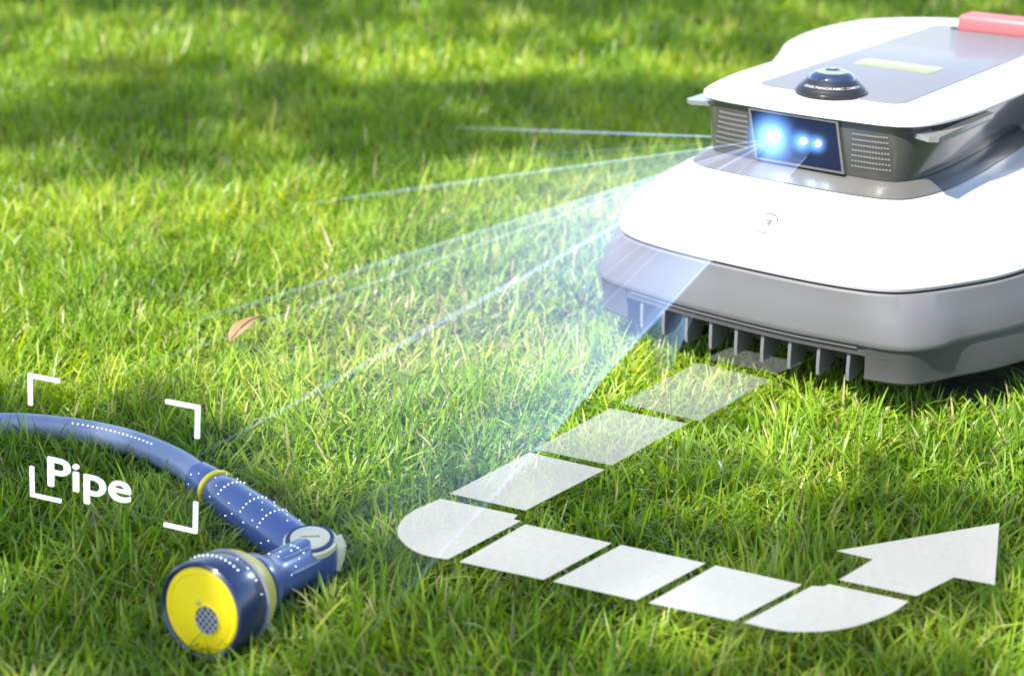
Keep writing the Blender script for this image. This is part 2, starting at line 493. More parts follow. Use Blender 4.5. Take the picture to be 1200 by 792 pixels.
# thin step line along the comb, then the fins
V, F = [], []
ws = np.linspace(-.136, .136, 40)
def front_l(w, lp):
    pts = [(p[0], p[1]) for p in lp if p[1] < .06]
    pts.sort()
    return float(np.interp(w, [p[0] for p in pts], [p[1] for p in pts]))
for w in ws:
    f0 = front_l(w, B_RDG)
    V += [(w, f0 + .0016, .0822), (w, f0 + .0012, .0826), (w, f0 + .0012, .0838), (w, f0 + .006, .0842), (w, f0 + .006, .0822)]
for i in range(len(ws) - 1):
    for j in range(5):
        F.append((i * 5 + j, i * 5 + (j + 1) % 5, (i + 1) * 5 + (j + 1) % 5, (i + 1) * 5 + j))
F.append(tuple(range(5))); F.append(tuple((len(ws) - 1) * 5 + j for j in range(5)))
mesh_obj('comb_rail', V, F, M_BUMP, robot, sharp=40)
first = None
for k in range(9):
    w = -.1235 + k * .0312
    f0 = front_l(w, B_RDG)
    prof = [(0, .0800), (0, .055), (.001, .0440), (.003, .0420), (.022, .0430), (.032, .0475), (.038, .056), (.040, .0800)]
    if first is None:
        V, F = [], []
        t = .0018
        for s in (-t, t):
            for (l, z) in prof: V.append((s, l, z))
        n = len(prof)
        F = [tuple(range(n)), tuple(range(n, 2 * n))] + [(i, (i + 1) % n, n + (i + 1) % n, n + i) for i in range(n)]
        first = mesh_obj('fin', V, F, M_FIN, robot, sharp=30)
        o = first
    else:
        o = first.copy(); col.objects.link(o); o.parent = robot
    o.location = (w, f0 + .0066, 0)

loft('chassis', [(inset(B_BOT, .055), .046), (inset(B_BOT, .055), .0757)], M_DARK, robot)
for s in (-1, 1):
    V, F = lathe((s * .245, .60, .098), (s, 0, 0), [(.03, -.035), (.085, -.035), (.097, -.028), (.098, .0), (.097, .028), (.085, .035), (.06, .036), (.03, .036)], 40)
    wh = mesh_obj('wheel', V, F, M_TYRE, robot)
    V, F = lathe((s * .245, .60, .098), (s, 0, 0), [(.02, .0), (.058, .0365), (.055, .041), (.02, .044)], 32)
    mesh_obj('hub', V, F, M_BUMP, wh)
for s in (-1, 1):
    V, F = lathe((s * .10, .10, .036), (s, 0, 0), [(.01, -.013), (.032, -.012), (.036, -.006), (.036, .006), (.032, .012), (.01, .013)], 28)
    mesh_obj('caster', V, F, M_TYRE, robot)

# white shell, slightly convex
rings = [(inset(W_BOT, .012), .1402), (inset(W_BOT, .003), .1403), (inset(W_BOT, .0006), .1420), (W_BOT, .1450)]
for t in (.12, .25, .4, .55, .7, .85, .95):
    lp = W_BOT * (1 - t) + W_TOP * t
    rings.append((inset(lp, -.0065 * math.sin(math.pi * t)), .145 + (.209 - .145) * t))
rings += [(W_TOP, .2095), (inset(W_TOP, .0015), .2112), (inset(W_TOP, .006), .2115)]
shell = loft('shell', rings, M_WHITE, robot, sharp=40)

# smoked shield band with a lighter flare at its foot
loft('shield_flare', [(inset(W_TOP, .003), .2085), (inset(W_TOP, .0028), .2128), (inset(W_TOP * .5 + C_RNG * .5, -.0015), .2180), (inset(C_RNG, -.0012), .2235), (inset(C_RNG, .003), .2245)], M_FLARE, robot, sharp=30)
shield = loft('shield', [(inset(C_RNG, .002), .2240), (inset(C_RNG, .0008), .2250), (C_RNG * .655 + G_TOP * .345, .245), (G_TOP, .2830), (inset(G_TOP, .005), .2840)], M_SMOKE, robot, sharp=30)

# top cover
lc = np.array([0, .40])
def lid(k): return lc + (L_RNG - lc) * np.array([1 - k, 1 - k * .55])
tr = [(inset(L_RNG, .012), .2834), (inset(L_RNG, .0012), .2836), (L_RNG, .2846), (inset(L_RNG, .0004), .2868), (lid(.018), .2884), (lid(.05), .2902), (lid(.11), .2920), (lid(.20), .2934), (lid(.30), .2938)]
loft('top_cover', tr, M_WHITE2, robot, sharp=40)

# rear cowl with the wheel humps
K_BOT = sym([(0, .44), (.10, .43), (.19, .395), (.250, .390), (.275, .43), (.288, .52), (.288, .62), (.270, .72), (.20, .79), (.10, .81), (0, .815)])
K_TOP = sym([(0, .46), (.10, .45), (.165, .430), (.200, .430), (.222, .465), (.238, .53), (.240, .62), (.222, .70), (.16, .765), (.09, .795), (0, .80)])
rings = [(inset(K_BOT, .01), .150), (K_BOT, .152)]
for t in (.25, .5, .75, .9):
    rings.append((inset(K_BOT * (1 - t) + K_TOP * t, -.008 * math.sin(math.pi * t)), .152 + t * .118))
kc = np.array([0, .60])
rings += [(K_TOP, .270), (inset(K_TOP, .003), .2770)] + [(kc + (K_TOP - kc) * np.array([1 - k, 1 - k]), z) for k, z in ((.04, .2815), (.08, .2840), (.14, .2855), (.22, .2860))]
loft('rear_cowl', rings, M_WHITE2, robot, sharp=45)

# grey top panel
def rrect(x0, x1, y0, y1, r, n=8):
    out = []
    for cx_, cy_, a0 in ((x1 - r, y1 - r, 0), (x0 + r, y1 - r, 90), (x0 + r, y0 + r, 180), (x1 - r, y0 + r, 270)):
        for k in range(n + 1):
            a = math.radians(a0 + 90 * k / n)
            out.append((cx_ + r * math.cos(a), cy_ + r * math.sin(a)))
    return np.array(out)
pan = rrect(-.087, .087, .156, .650, .020)
loft('top_panel', [(pan, .2920), (pan, .2944), (inset(pan, .0012), .2950)], M_TOP, robot, sharp=30)
dsp = rrect(-.053, .046, .326, .368, .008)
loft('display', [(dsp, .2946), (dsp, .2954), (inset(dsp, .0006), .2957)], M_SCREEN, robot, sharp=30)
V, F = rbox(.000, .640, .3035, .096, .042, .0235, .006, 4)
mesh_obj('stop_button', V, F, M_RED, robot, sharp=60)
V, F = rbox(-.052, .628, .2955, .012, .008, .003, .001, 2)
mesh_obj('hinge', V, F, M_BLACK, robot)

# helper: drop shapes on to the curved shells along -y (front) in robot space
def bvh(o):
    return BVHTree.FromPolygons([v.co.copy() for v in o.data.vertices], [tuple(p.vertices) for p in o.data.polygons])
BS, BSH = bvh(shield), bvh(shell)
def on_front(tree, w, z, out=0.0, s=(0, 1, 0)):
    hit = tree.ray_cast(Vector((w, -.3, z)), Vector(s))
    nrm = hit[1]
    if nrm.y > 0: nrm = -nrm
    return hit[0] + nrm * out, nrm

# projector window: frame ring, dark pane, three lit lenses
WX, WZ0, WZ1 = .0505, .2285, .2805
def wy(z): return .1030 + (.0970 - .1030) * (z - .225) / (.283 - .225)
def wx(x, z): return x + .0035 - .0085 * (z - WZ0) / (WZ1 - WZ0)
fy = wy(.256) - .0020
fo = [(-WX - .0025, WZ0 - .0020), (WX + .0025, WZ0 - .0020), (WX + .0025, WZ1 + .0016), (-WX - .0025, WZ1 + .0016)]
fi = [(-WX, WZ0), (WX, WZ0), (WX, WZ1), (-WX, WZ1)]
V = [(wx(x, z), wy(z) - .0030, z) for x, z in fo] + [(wx(x, z), wy(z) - .0030, z) for x, z in fi] + [(wx(x, z), wy(z) + .012, z) for x, z in fo] + [(wx(x, z), wy(z) + .012, z) for x, z in fi]
F = []
for i in range(4):
    j = (i + 1) % 4
    F += [(i, j, 4 + j, 4 + i), (8 + i, 8 + j, j, i), (4 + i, 4 + j, 12 + j, 12 + i), (8 + i, 8 + j, 12 + j, 12 + i)]
win = mesh_obj('projector_window', V, F, M_WFRAME, robot, smooth=False)
fj = [(-WX + .0001, WZ0 + .0001), (WX - .0001, WZ0 + .0001), (WX - .0001, WZ1 - .0001), (-WX + .0001, WZ1 - .0001)]
V = [(wx(x, z), wy(z) - .0020, z) for x, z in fj] + [(wx(x, z), wy(z) + .003, z) for x, z in fj]
mesh_obj('pane', V, [(0, 1, 2, 3), (4, 5, 6, 7), (0, 1, 5, 4), (1, 2, 6, 5), (2, 3, 7, 6), (3, 0, 4, 7)], M_WIN, win, smooth=False)
for (w, z, r) in ((-.0255, .2560, .0047), (.0085, .2555, .0031), (.0255, .2555, .0027)):
    V, F = lathe((w, fy - .0003, z), (0, -1, 0), [(r * 1.0, 0), (r * .95, r * .3), (r * .7, r * .62), (r * .35, r * .8), (.0002, r * .86)], 24)
    mesh_obj('lens', V, F, M_LENS, win)
def halo_mat(r, st):
    m = bpy.data.materials.new('lens_halo'); m.use_nodes = True
    n, l = m.node_tree.nodes, m.node_tree.links
    n.remove(n['Principled BSDF'])
    v = n.new('ShaderNodeVolumePrincipled'); v.inputs['Density'].default_value = 0
    v.inputs['Emission Color'].default_value = (.16, .40, 1.0, 1)
    tc = n.new('ShaderNodeTexCoord'); g_ = n.new('ShaderNodeVectorMath'); g_.operation = 'LENGTH'
    l.new(tc.outputs['Object'], g_.inputs[0])
    mr = n.new('ShaderNodeMapRange'); mr.inputs[1].default_value = 0; mr.inputs[2].default_value = r; mr.inputs[3].default_value = 1; mr.inputs[4].default_value = 0
    l.new(g_.outputs['Value'], mr.inputs[0])
    p = n.new('ShaderNodeMath'); p.operation = 'POWER'; p.inputs[1].default_value = 2.6; l.new(mr.outputs[0], p.inputs[0])
    k = n.new('ShaderNodeMath'); k.operation = 'MULTIPLY'; k.inputs[1].default_value = st; l.new(p.outputs[0], k.inputs[0])
    l.new(k.outputs[0], v.inputs['Emission Strength']); l.new(v.outputs[0], n['Material Output'].inputs['Volume'])
    return m
for (w, z, r, st) in ((-.0255, .2560, .038, 150), (.0085, .2555, .019, 160), (.0255, .2555, .016, 160)):  # glowing volumes added round the lenses as their bloom
    V, F = lathe((0, 0, 0), (0, -1, 0), [(r * math.cos(a), r * math.sin(a)) for a in (-1.5, -1.1, -.7, -.35, 0, .35, .7, 1.1, 1.5)], 20)
    h_ = mesh_obj('lens_glow', V, F, halo_mat(r, st), win); h_.location = (w, fy, z)
# the clear collar round the big lens
V, F = lathe((-.0255, fy - .0003, .2560), (0, -1, 0), [(.0105, 0), (.0105, .0012), (.0085, .0014), (.0080, .0002)], 32)
mesh_obj('lens_collar', V, F, mat('lens_collar_glass', (.02, .05, .16), .15, coat=.6), win)

# speaker grilles: seven rows of small slots on both sides of the window
for s in (-1, 1):
    Vb, Fb, Vd, Fd = [], [], [], []
    for row in range(7):
        z = .2715 - row * .0058
        wa, wb = .0635, .0985 + .0008 * row
        nn = 13
        for c in range(nn):
            w = s * (wa + (wb - wa) * c / (nn - 1))
            for (dw, z0, z1, out, VV, FF) in ((.00105, z - .0013, z + .0004, .0007, Vb, Fb), (.0011, z + .0005, z + .0022, .0002, Vd, Fd)):
                base = len(VV)
                for oo in (-.001, out):
                    for (a, b) in ((-dw, z0), (dw, z0), (dw, z1), (-dw, z1)):
                        p, nr = on_front(BS, w + a, b, oo)
                        VV.append(p)
                q = base
                FF += [(q + 4, q + 5, q + 6, q + 7), (q, q + 1, q + 5, q + 4), (q + 1, q + 2, q + 6, q + 5), (q + 2, q + 3, q + 7, q + 6), (q + 3, q, q + 4, q + 7)]
    gr = mesh_obj('speaker_grille', Vb, Fb, M_GRILLE, robot, smooth=False); gr['kind'] = 'stuff'
    dk = mesh_obj('grille_holes', Vd, Fd, M_SLOT, gr, smooth=False); dk['kind'] = 'stuff'

# emblem: two arcs and a small centre mark on the white front
V, F = [], []
EC = (.006, .1800)
def emb(pts2, closed_faces):
    b = len(V)
    pts2 = [(a * 1.15, c * 1.15) for a, c in pts2]
    for (a, c) in pts2:
        p, nr = on_front(BSH, EC[0] + a, EC[1] + c * .62, .0011)
        V.append(p)
    for f in closed_faces: F.append(tuple(b + i for i in f))
for a0, a1 in ((20, 125), (200, 305)):
    n = 12; pts = []
    for k in range(n + 1):
        a = math.radians(a0 + (a1 - a0) * k / n)
        for r in (.0098, .0112): pts.append((r * math.cos(a), r * math.sin(a)))
    emb(pts, [(2 * k, 2 * k + 1, 2 * k + 3, 2 * k + 2) for k in range(n)])
n = 10; pts = []
for k in range(n + 1):
    a = math.radians(60 + 250 * k / n)
    for r in (.0030, .0043): pts.append((r * math.cos(a), r * math.sin(a)))
emb(pts, [(2 * k, 2 * k + 1, 2 * k + 3, 2 * k + 2) for k in range(n)])
emb([(.0005, .0012), (.0005, -.0006), (.0036, -.0026), (.0050, .0040), (.0034, .0046)], [(0, 1, 2), (0, 2, 3, 4)])
mesh_obj('emblem', V, F, M_EMB, robot, smooth=False)

# clear side handles under the top cover
for s in (-1, 1):
    P = [(s * .118, .121), (s * .141, .111), (s * .1495, .117), (s * .1500, .258), (s * .140, .264), (s * .138, .150)]
    V, F = [], []
    for z in (.2715, .2765):
        V += [(x, y, z) for x, y in P]
    n = 6
    F = [tuple(range(n)), tuple(range(n, 2 * n))] + [(i, (i + 1) % n, n + (i + 1) % n, n + i) for i in range(n)]
    h = mesh_obj('side_handle', V, F, M_CLEAR, robot, smooth=False)
    V, F = rbox(s * .1485, .190, .2701, .0022, .130, .0018, .0005, 1)
    mesh_obj('handle_edge', V, F, M_GRILLE, h, smooth=False)

# panorama camera on the top panel
DC = Vector((.001, .1680, .2948))
cpar = mesh_obj('panorama_camera', *lathe(DC, (0, 0, 1), [(.0385, 0), (.0390, .0012), (.0388, .0026), (.0366, .0032), (.0362, .0062), (.0350, .0074), (.0335, .0082), (.0268, .0148), (.0255, .0156)], 64), M_BLACK, robot)
mesh_obj('dome', *lathe(DC, (0, 0, 1), [(.0256, .0146), (.0250, .0164), (.0232, .0190), (.0200, .0213), (.0172, .0226)], 64), M_DOME, cpar)
mesh_obj('lens_ring', *lathe(DC + Vector((0, 0, .0218)), (0, 0, 1), [(.0172, 0), (.0168, .0010), (.0120, .0026), (.0085, .0030)], 40), M_IRIS, cpar)
mesh_obj('pupil', *lathe(DC + Vector((0, 0, .0240)), (0, 0, 1), [(.0090, 0), (.0084, .0014), (.0050, .0024), (.0010, .0027)], 32), M_DOME, cpar)
mesh_obj('pupil_ring', *lathe(DC + Vector((0, 0, .0260)), (0, 0, 1), [(.0036, 0), (.0033, .0007), (.0020, .0008)], 24), M_PRINT, cpar)
TV, TF = text_mesh('LENSE PANORAMIC CAMERA', .0040, 0, .00001, 2)
xs = [v.x for v in TV]; wdt = max(xs) - min(xs); xm = (max(xs) + min(xs)) / 2
V = []
SPAN = math.radians(128); A0 = math.radians(-60)
for v in TV:
    a = A0 + (v.x - xm) / wdt * SPAN
    t = .10 + v.y / .0040 * .46
    r = .0335 + (.0268 - .0335) * t + .00022; z = .0082 + (.0148 - .0082) * t + .0002
    V.append((DC.x + r * math.cos(a), DC.y + r * math.sin(a), DC.z + z))
mesh_obj('lettering', V, TF, M_PRINT, cpar, smooth=False)

# the lit projector's own lamp
lam = bpy.data.lights.new('projector_light', 'SPOT')
lam.energy = 2.2; lam.color = (.55, .75, 1.0); lam.spot_size = math.radians(95); lam.spot_blend = .6; lam.shadow_soft_size = .006
lo = bpy.data.objects.new('projector_light', lam); col.objects.link(lo)
lo.location = (RO[0] + RW[0] * -.0255 + RL[0] * .085, RO[1] + RW[1] * -.0255 + RL[1] * .085, .256)
lo.rotation_euler = (Vector((-.24, 1.15, 0)) - lo.location).to_track_quat('-Z', 'Y').to_euler()

# ------------------------------------------------------------------ garden hose with spray nozzle
hose = empty('garden_hose', (HANDLE_A.x, HANDLE_A.y, 0))
tag(hose, 'blue garden hose with a yellow faced spray nozzle lying in the grass', 'garden hose')
OFF = Vector((HANDLE_A.x, HANDLE_A.y, 0))
def hpart(name, VF, m, parent=hose, **kw):
    V = [Vector(v) - OFF for v in VF[0]]
    return mesh_obj(name, V, VF[1], m, parent, **kw)
hp = catmull([(x, y, .0165) for x, y in HOSE], 10)
hpart('hose_pipe', tube(hp, .0128, 24), M_HOSE)
ax = (ELBOW - HANDLE_A).normalized()
# collar with its yellow ring, then the tapered handle
hpart('hose_collar', lathe(HANDLE_A - ax * .026, ax, [(.0135, 0), (.0155, .001), (.0160, .012), (.0165, .030), (.0160, .032)], 40), M_BLUE)
hpart('yellow_ring', lathe(HANDLE_A + ax * .004, ax, [(.0165, 0), (.0186, .0006), (.0190, .0030), (.0186, .0055), (.0165, .0060)], 48), M_YEL)
Lh = (ELBOW - HANDLE_A).length
hpart('handle', lathe(HANDLE_A + ax * .0098, ax, [(.0165, 0), (.0178, .002), (.0188, .020), (.0196, .045), (.0206, .075), (.0208, .100), (.0204, Lh - .040), (.0196, Lh - .022), (.0180, Lh - .012)], 48), M_BLUE)
fa = (FACE_C - ELBOW).normalized()          # barrel axis, elbow -> face
Lb = (FACE_C - ELBOW).length
# grips: slim raised ribs along the barrel
barrel = hpart('barrel', lathe(ELBOW - fa * .024, fa, [(.016, 0), (.0185, .002), (.0198, .010), (.0200, .030), (.0190, .050), (.0188, .075), (.0205, .090), (.0260, .098), (.0265, .105)], 48), M_BLUE)
side = fa.cross(Vector((0, 0, 1))).normalized(); upv = side.cross(fa).normalized()
for k in range(3):
    a = math.radians(20 + 42 * k)
    c = ELBOW + fa * .030 + (side * -math.cos(a) + upv * math.sin(a)) * .0192
    pts = [c - fa * .022, c - fa * .018, c + fa * .018, c + fa * .022]
    hpart('rib', tube(pts, [.0004, .0011, .0011, .0004], 8), M_HOSE, barrel)
# head: navy drum, trim ring, yellow face
hd = hpart('nozzle_head', lathe(FACE_C - fa * .042, fa, [(.026, -.004), (.0330, 0), (.0372, .010), (.0385, .022), (.0388, .036), (.0380, .0405), (.0362, .0420), (.0340, .0405), (.0335, .0380)], 72), M_NAVY)
hpart('trim_ring', lathe(FACE_C - fa * .046, fa, [(.0255, -.010), (.0300, -.009), (.0352, .000), (.0376, .008), (.0378, .0095), (.0362, .0105)], 72), M_OLIVE)
hpart('trim_line', lathe(FACE_C - fa * .046, fa, [(.0374, .0096), (.0383, .0100), (.0383, .0112), (.0374, .0116)], 72), M_PRINT)
face = hpart('nozzle_face', lathe(FACE_C - fa * .003, fa, [(.0338, -.003), (.0338, .0005), (.0325, .0018), (.0290, .0021), (.0286, .0015), (.0280, .0015), (.0276, .0022), (.0200, .0027), (.0008, .0029)], 72), M_YEL)
# off-centre outlet: a raised rim, dark hole and a wire mesh
fs = fa.cross(Vector((0, 0, 1))).normalized()      # right as seen from behind
fu = fs.cross(fa).normalized()
oc = FACE_C + fu * -.0045 - fs * .0075
rim = hpart('outlet_rim', lathe(oc - fa * .0012, fa, [(.0122, 0), (.0122, .0016), (.0114, .0024), (.0108, .0020), (.0106, .0008)], 40), M_YEL, face)
hpart('outlet', lathe(oc - fa * .0010, fa, [(.0107, 0), (.0107, .0012), (.0005, .0012)], 40), M_DARK, face)
Vw, Fw = [], []
for d in range(2):
    for k in range(-2, 3):
        off = k * .0040
        hl = math.sqrt(max(0, .0105 ** 2 - off ** 2))
        ang = math.radians(35 + 90 * d)
        u1 = fs * math.cos(ang) + fu * math.sin(ang); u2 = -fs * math.sin(ang) + fu * math.cos(ang)
        a = oc + u2 * off - u1 * hl + fa * .0011; b = oc + u2 * off + u1 * hl + fa * .0011
        v, f = tube([a, b], .00055, 5)
        bb = len(Vw); Vw += v; Fw += [tuple(bb + i for i in q) for q in f]
o = hpart('outlet_mesh', (Vw, Fw), M_MESHW, face); o['kind'] = 'stuff'
# small raised drop mark above the outlet
mk = FACE_C + fu * .0070 + fs * .0015 + fa * -.0006
hpart('drop_mark', lathe(mk, fa, [(.0030, 0), (.0026, .0010), (.0010, .0016), (.0002, .0018)], 12), M_OLIVE, face)
# elbow cap on top: cream base, navy ring, cream disc with a line of print
EC3 = ELBOW + Vector((.000, -.001, .0155))
cap_ax = (Vector((.02, -.10, 1))).normalized()
cap = hpart('elbow_cap', lathe(EC3 - cap_ax * .004, cap_ax, [(.0215, 0), (.0225, .0020), (.0222, .0060), (.0205, .0072)], 56), M_CREAM)
hpart('cap_ring', lathe(EC3 - cap_ax * .004, cap_ax, [(.0204, .0060), (.0204, .0078), (.0196, .0084), (.0160, .0082)], 56), M_NAVY, cap)
hpart('cap_disc', lathe(EC3 - cap_ax * .004, cap_ax, [(.0163, .0070), (.0163, .0090), (.0150, .0097), (.0004, .0099)], 56), M_CREAM, cap)
Vw, Fw = [], []
cs = Vector((1, .1, 0)); cs = (cs - cap_ax * cs.dot(cap_ax)).normalized(); cu = cap_ax.cross(cs)
for k in range(9):
    c = EC3 + cap_ax * .0060 + cs * (-.0070 + .00175 * k)
    h = .0006 + .0003 * ((k * 7) % 3)
    b = len(Vw)
    Vw += [c - cs * .0006 - cu * h, c + cs * .0006 - cu * h, c + cs * .0006 + cu * h, c - cs * .0006 + cu * h]
    Fw.append((b, b + 1, b + 2, b + 3))
o = hpart('cap_print', (Vw, Fw), M_EMB, cap, smooth=False); o['kind'] = 'stuff'
# cream spur running down the elbow's outer corner
ea = (ELBOW - FACE_C).normalized()
sp = [EC3 + Vector((.019, .004, .001)), EC3 + Vector((.0235, .002, -.006)), EC3 + Vector((.0240, -.001, -.014)), EC3 + Vector((.0225, -.004, -.024))]
hpart('elbow_body', lathe(ELBOW - Vector((0, 0, .0205)), (0, 0, 1), [(.012, 0), (.0205, .003), (.0220, .012), (.0225, .026), (.0222, .034), (.0205, .037)], 48), M_BLUE)
hpart('spur', tube(sp, [.0075, .0062, .0040, .0020], 14), M_CREAM)
# glowing beads scattered over hose, handle and head (standing in for a projected light pattern, too many to count)
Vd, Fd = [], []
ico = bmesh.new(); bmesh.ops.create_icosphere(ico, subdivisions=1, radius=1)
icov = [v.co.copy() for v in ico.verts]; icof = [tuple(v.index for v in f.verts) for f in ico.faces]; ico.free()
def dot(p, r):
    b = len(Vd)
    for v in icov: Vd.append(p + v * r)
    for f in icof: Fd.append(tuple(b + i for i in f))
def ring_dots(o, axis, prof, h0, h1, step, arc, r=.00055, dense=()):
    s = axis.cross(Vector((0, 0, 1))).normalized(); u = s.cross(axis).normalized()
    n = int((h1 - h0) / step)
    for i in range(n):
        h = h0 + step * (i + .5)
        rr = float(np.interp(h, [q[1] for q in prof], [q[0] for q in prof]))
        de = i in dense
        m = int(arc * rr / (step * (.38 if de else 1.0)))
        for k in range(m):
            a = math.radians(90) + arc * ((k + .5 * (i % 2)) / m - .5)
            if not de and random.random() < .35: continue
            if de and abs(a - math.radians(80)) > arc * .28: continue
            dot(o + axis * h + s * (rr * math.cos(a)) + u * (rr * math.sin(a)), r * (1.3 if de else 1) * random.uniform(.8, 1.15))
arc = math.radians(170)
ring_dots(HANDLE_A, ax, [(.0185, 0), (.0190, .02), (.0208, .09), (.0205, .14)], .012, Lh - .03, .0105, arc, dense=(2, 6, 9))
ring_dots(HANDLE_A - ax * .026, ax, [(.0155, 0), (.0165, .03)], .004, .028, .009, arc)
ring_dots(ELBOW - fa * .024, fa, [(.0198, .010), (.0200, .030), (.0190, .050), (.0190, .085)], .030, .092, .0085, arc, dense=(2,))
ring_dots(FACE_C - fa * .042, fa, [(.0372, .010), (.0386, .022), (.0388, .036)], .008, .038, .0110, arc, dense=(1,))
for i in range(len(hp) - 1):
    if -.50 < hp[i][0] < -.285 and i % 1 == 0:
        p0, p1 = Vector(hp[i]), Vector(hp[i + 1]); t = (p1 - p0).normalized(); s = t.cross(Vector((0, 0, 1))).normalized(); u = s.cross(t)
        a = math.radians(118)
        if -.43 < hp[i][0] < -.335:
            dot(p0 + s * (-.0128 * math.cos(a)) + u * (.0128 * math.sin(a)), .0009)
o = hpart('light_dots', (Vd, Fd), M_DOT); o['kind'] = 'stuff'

# ------------------------------------------------------------------ dry leaf
ln = 15; V, F = [], []
lx = Vector((.028, .062, .004)).normalized(); ly = Vector((-.9, .42, .1)).normalized(); lz = lx.cross(ly)
if lz.z < 0: lz = -lz
for i in range(ln + 1):
    t = i / ln
    hw = .0100 * math.sin(math.pi * min(1, t * 1.05) ** .75) * (1 - .25 * t) + .0004
    base = lx * (t * .066 - .033) + lz * (.006 * math.sin(math.pi * t) + .004 * t)
    for k in range(5):
        s = (k - 2) / 2
        V.append(base + ly * (hw * s) + lz * (.28 * abs(s) ** 1.5 * hw * (1 + .3 * math.sin(9 * t))) )
for i in range(ln):
    for k in range(4):
        F.append((i * 5 + k, i * 5 + k + 1, (i + 1) * 5 + k + 1, (i + 1) * 5 + k))
leaf = mesh_obj('fallen_leaf', V, F, M_LEAF)
sm = leaf.modifiers.new('thickness', 'SOLIDIFY'); sm.thickness = .0006
leaf.location = (-.3005, 1.634, .030)
tag(leaf, 'single curled brown dry leaf lying on the sunny grass', 'leaf')
mesh_obj('midrib', *tube([lx * (t * .064 - .032) + lz * (.006 * math.sin(math.pi * t) + .004 * t + .0007) for t in np.linspace(.02, 1, 12)], [.0007] * 11 + [.0004], 6), mat('leaf_rib', (.06, .028, .012), .8), leaf)
mesh_obj('leaf_stem', *tube([lx * .030 + lz * .004, lx * .037 + lz * .005, lx * .043 + lz * .004], [.0007, .0006, .0005], 6), M_LEAF, leaf)

# ------------------------------------------------------------------ route arrow, a white overlay graphic laid on the grass tips
def panel_mat(op):
    m = bpy.data.materials.new('glowing_white_overlay'); m.use_nodes = True
    n, l = m.node_tree.nodes, m.node_tree.links
    b = n['Principled BSDF']; out = n['Material Output']
    b.inputs['Base Color'].default_value = (.055, .057, .053, 1); b.inputs['Roughness'].default_value = .6
    b.inputs['Emission Color'].default_value = (1, 1, .97, 1); b.inputs['Emission Strength'].default_value = .275  # even glow added so the panels stay white in shade
    tp = n.new('ShaderNodeBsdfTransparent')
    tc = n.new('ShaderNodeTexCoord'); nz = n.new('ShaderNodeTexNoise'); nz.inputs['Scale'].default_value = 160; nz.inputs['Detail'].default_value = 6
    l.new(tc.outputs['Object'], nz.inputs['Vector'])
    mr = n.new('ShaderNodeMapRange'); mr.inputs[1].default_value = .3; mr.inputs[2].default_value = .7
    mr.inputs[3].default_value = max(0, op - .035); mr.inputs[4].default_value = min(1, op + .035)
    l.new(nz.outputs[0], mr.inputs[0])
    mx = n.new('ShaderNodeMixShader'); l.new(mr.outputs[0], mx.inputs[0])
    l.new(tp.outputs[0], mx.inputs[1]); l.new(b.outputs[0], mx.inputs[2]); l.new(mx.outputs[0], out.inputs[0])
    return m
arrow = empty('route_arrow', (.06, 1.2, .045))
tag(arrow, 'glowing white dashed overlay arrow turning a corner on the grass in front of the mower', 'arrow')
OPS = [.11, .24, .42, .62, .74, .78, .78, .79, .80, .80]
for s, op in zip(SEGS, OPS):
    n = len(s)
    if len(s) > 11:                          # round the turning corners off
        k0, k1 = (4, 12) if s[0][0] < 0 else (3, 14)
        arc_ = catmull(s[k0:k1], 4)
        s2 = list(s[:k0]) + [tuple(p) for p in arc_] + list(s[k1:])
    else: s2 = s
    n = len(s2)
    V = [(x - .06, y - 1.2, 0) for x, y in s2]
    o = mesh_obj('arrow_dash' if s is not SEGS[-1] else 'arrow_head', V, [tuple(range(n))], panel_mat(op), arrow, smooth=False)

# ------------------------------------------------------------------ overlay caption and corner brackets floating by the hose, with a glow added

BL = Vector((-.4139, 1.1928, .045)); EU = Vector((.1559, -.0676, 0)); EV = Vector((.0106, 0, .1140))
EN = EU.cross(EV).normalized()
M_CAPTION = mat('glowing_white_caption', (.9, .9, .9), .5, emis=(1, 1, 1), estr=.30)
sign = empty('caption_overlay', BL)
tag(sign, 'white overlay caption Pipe between four white corner brackets floating beside the blue hose', 'marker')
def sheet(name, P2, F2, th=.0008):
    n = len(P2)
    V = [EU * a + EV * b + EN * (-th) for a, b in P2] + [EU * a + EV * b + EN * th for a, b in P2]
    F = [tuple(f) for f in F2] + [tuple(n + i for i in reversed(f)) for f in F2]
    cnt = {}
    for f in F2:
        for i in range(len(f)):
            a, b = f[i], f[(i + 1) % len(f)]
            cnt[(a, b)] = 1
    for (a, b) in list(cnt):
        if (b, a) not in cnt: F.append((a, b, n + b, n + a))
    return mesh_obj(name, V, F, M_CAPTION, sign, smooth=False)
su, sv, au, av = .022, .029, .19, .25
for fx in (0, 1):
    for fy_ in (0, 1):
        P2 = [(0, 0), (au, 0), (au, sv), (su, sv), (su, av), (0, av)]
        P2 = [((1 - a) if fx else a, (1 - b) if fy_ else b) for a, b in P2]
        sheet('corner_bracket', P2, [(0, 1, 2, 3), (0, 3, 4, 5)])
TV, TF = text_mesh('Pipe', 1.0, 0, .006, 6)
x0 = min(v.x for v in TV); x1 = max(v.x for v in TV); yt = max(v.y for v in TV)
sheet('word', [(.112 + (v.x - x0) / (x1 - x0) * .50, .125 + v.y / yt * .235) for v in TV], TF)

